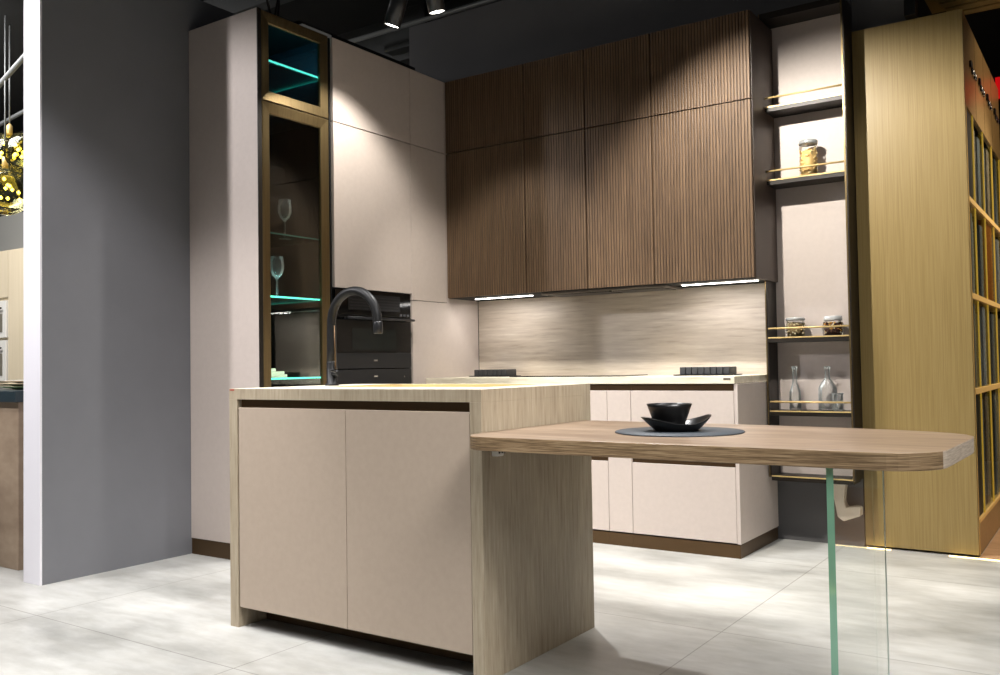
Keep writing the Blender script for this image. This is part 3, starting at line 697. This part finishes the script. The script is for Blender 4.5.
for z0, z1, lab in ((1.295, 1.63, 'white built-in oven, upper one in the pale far left cabinet'), (.90, 1.27, 'white built-in oven, lower one in the pale far left cabinet')):
    t = thing('white_oven', (-8.55, 4.19, z0), lab, 'oven', 'white ovens in the far left cabinet')
    build('fascia', B(-8.84, -8.27, 4.185, 4.2195, z0, z1), M['whitemetal'], t, bevel=.003)
    build('window', B(-8.80, -8.33, 4.180, 4.185, z0+.05, z1-.12), M['ovenwin'], t)
    build('handle', MB().tube([(-8.80, 4.16, z1-.07), (-8.31, 4.16, z1-.07)], .009), M['blacksteel'], t)

def bulbglass(): return thin_glass('smoky globe', (240, 238, 205), .9)
GLB = bulbglass(); WB = emis('warm bulb', (255, 222, 80), 9)
def pendant(x, y, z, r, label):
    t = thing('pendant_lamp', (x, y, z), label, 'pendant lamp', 'glass globe pendants at far left')
    build('globe', MB().lathe([(0, -r)]+[(r*math.sin(math.pi*k/16), -r*math.cos(math.pi*k/16)) for k in range(1, 15)]+[(r*.25, r*.97)], (x, y, z), 28), GLB, t, recalc=False)
    build('cord', MB().tube([(x, y, z+r*.9), (x, y, 3.7)], .006, 8), M['ductlight'], t)
    build('socket', MB().lathe([(0, 0), (.022, 0), (.022, .07), (.008, .09), (0, .09)], (x, y, z+r*.9), 14), M['gold'], t)
    b_ = MB(); 
    for k in range(16):
        a, e = random.random()*6.28, random.uniform(-.8, .8)
        cc = (x+r*.55*math.cos(a), y+r*.55*math.sin(a), z+r*.55*e)
        b_.lathe([(0, -.016), (.014, 0), (0, .016)], cc, 8)
    q = build('fairy_bulb', b_, WB, t); q['kind'] = 'stuff'
pendant(-6.93, 3.5, 2.36, .19, 'clear glass globe pendant, lowest at far left')
pendant(-6.70, 3.55, 2.62, .16, 'clear glass globe pendant beside the white partition edge')
pendant(-7.10, 3.62, 2.68, .17, 'clear glass globe pendant, upper left in the cluster')
tag(build('ceiling_rail', MB().tube([(-8.2, 3.5, 2.72), (-5.2, 3.5, 3.95-.05)], .02), M['ductlight']), 'grey ceiling rail at far left above the pendants', 'rail')
tag(build('ceiling_rail', MB().tube([(-8.2, 3.9, 3.05), (-5.6, 3.9, 3.35)], .016), M['ductlight']), 'thin grey ceiling rail lower at far left near the pendants', 'rail')
tag(build('ceiling_panel', B(-9.5, -6.5, 5.0, 5.6, 3.2, 3.65), M['duct']), 'dark ceiling panel over the far left cabinets', 'panel')

# ------------------------------------------------------------------ lights
def lamp(kind, name, loc, energy, color=(1, 1, 1), target=None, **kw):
    d = bpy.data.lights.new(name, kind); d.energy = energy; d.color = color
    for k, v_ in kw.items(): setattr(d, k, v_)
    o = bpy.data.objects.new(name, d); COL.objects.link(o); o.location = loc
    if target: o.rotation_euler = (Vector(target)-Vector(loc)).to_track_quat('-Z', 'Y').to_euler()
    return o
WARM = (1, .95, .87); NEUT = (1, .98, .965)
# track spots in the modelled cans, then unseen spots without cans
lamp('SPOT', 'spot_lamp', (-3.045, 3.49, 2.70), 64, WARM, (-3.62, 3.58, 1.30), spot_size=math.radians(100), spot_blend=.6, shadow_soft_size=.02)
lamp('SPOT', 'spot_lamp', (-2.70, 3.49, 2.70), 78, WARM, (-3.05, 4.7, .8), spot_size=math.radians(66), spot_blend=.6, shadow_soft_size=.02)
lamp('SPOT', 'spot_lamp', (-1.62, 3.53, 2.73), 215, WARM, (-1.25, 4.75, 1.12), spot_size=math.radians(106), spot_blend=.55, shadow_soft_size=.014)
lamp('SPOT', 'spot_lamp', (-2.08, 3.43, 2.73), 150, NEUT, (-1.75, 3.2, 0), spot_size=math.radians(104), spot_blend=.6, shadow_soft_size=.02)
lamp('SPOT', 'spot_lamp', (-.4, 3.6, 3.2), 25, WARM, (-.75, 4.9, 1.0), spot_size=math.radians(60), spot_blend=.5, shadow_soft_size=.04)
# unseen overhead spot and general fill, without fixtures, in front of the kitchen
S_ = math.radians(110)
lamp('SPOT', 'spot_lamp', (-3.3, 1.0, 3.4), 190, (1, .97, .97), (-3.8, 2.3, 0), spot_size=math.radians(62), spot_blend=.5, shadow_soft_size=.06)
lamp('AREA', 'overhead_fill', (-.5, 3.3, 3.5), 14, NEUT, (-.5, 3.3, 0), shape='RECTANGLE', size=1.0, size_y=.8, spread=S_)
lamp('AREA', 'overhead_fill', (-2.6, 1.6, 3.5), 28, NEUT, (-2.6, 1.9, 0), shape='RECTANGLE', size=1.2, size_y=.8, spread=math.radians(84))
lamp('SPOT', 'overhead_fill', (0, -.4, 3.4), 115, NEUT, (-2.0, 2.0, .1), spot_size=math.radians(46), spot_blend=.5, shadow_soft_size=.35)
lamp('AREA', 'overhead_fill', (.8, 1.3, 3.3), 19, NEUT, (-1.4, 2.5, .6), shape='RECTANGLE', size=1.4, size_y=1.4, spread=math.radians(52))  # added from the right to brighten the underlit island side
# unseen fill lights for the neighbouring bay, golden unit and partition edge
lamp('AREA', 'overhead_fill', (-7.3, 2.6, 3.5), 160, NEUT, (-7.5, 3.8, .8), shape='RECTANGLE', size=1.5, size_y=1.5)
lamp('SPOT', 'spot_lamp', (.8, 5.95, 3.0), 150, (1, .92, .78), (-.58, 5.6, 1.2), spot_size=math.radians(64), spot_blend=.5, shadow_soft_size=.05)  # unseen spot added to brighten the display panels
lamp('AREA', 'overhead_fill', (.9, 5.9, 3.3), 18, (1, .85, .6), (-.4, 5.8, 1.0), shape='RECTANGLE', size=1.0, size_y=1.0, spread=S_)
lamp('SPOT', 'spot_lamp', (-4.8, .5, 3.0), 290, (1, .98, 1), (-4.18, 2.2, 1.8), spot_size=math.radians(62), spot_blend=.5, shadow_soft_size=.06)
# under-cabinet light
for x in (-3.19, -1.77):
    lamp('AREA', 'under_cabinet_lamp', (x, 4.70, ZB-.014), 1.6, (1, .96, .95), (x, 4.72, 0), shape='RECTANGLE', size=.42, size_y=.02)
# teal cabinet glow
lamp('AREA', 'cabinet_glow', (XT-.06, 3.29, 2.572), .9, (.1, .75, .9), (XT-.4, 3.29, 2.8), shape='RECTANGLE', size=.38, size_y=.01)

lamp('AREA', 'cabinet_glow', (XT-.05, 3.29, 1.36), .5, (.45, .95, .95), (XT-.3, 3.29, 1.7), shape='RECTANGLE', size=.38, size_y=.01)
lamp('AREA', 'cabinet_glow', (XT-.05, 3.29, .94), .35, (.6, .95, .9), (XT-.4, 3.29, 1.2), shape='RECTANGLE', size=.38, size_y=.01)
wd = bpy.data.worlds.new('World'); scene.world = wd; wd.use_nodes = True
wd.node_tree.nodes['Background'].inputs[0].default_value = (1, .99, 1, 1)
wd.node_tree.nodes['Background'].inputs[1].default_value = .085

# ------------------------------------------------------------------ camera
Rv, Uv, Fv = Vector((.8247, .5654, -.0158)), Vector((.0303, -.0163, .9994)), Vector((-.5648, .8246, .0306))
Fv.normalize(); Rv = (Rv - Fv*Rv.dot(Fv)).normalized(); Uv = Rv.cross(Fv)
cd = bpy.data.cameras.new('camera'); cam = bpy.data.objects.new('camera', cd); COL.objects.link(cam)
cam.matrix_world = Matrix(((Rv.x, Uv.x, -Fv.x, 0), (Rv.y, Uv.y, -Fv.y, 0), (Rv.z, Uv.z, -Fv.z, .9747), (0, 0, 0, 1)))
cd.sensor_width = 36; cd.lens = 36*901.3/1000; cd.clip_start = .05
scene.camera = cam
scene.view_settings.view_transform = 'Standard'
scene.view_settings.look = 'None'
scene.view_settings.exposure = 0
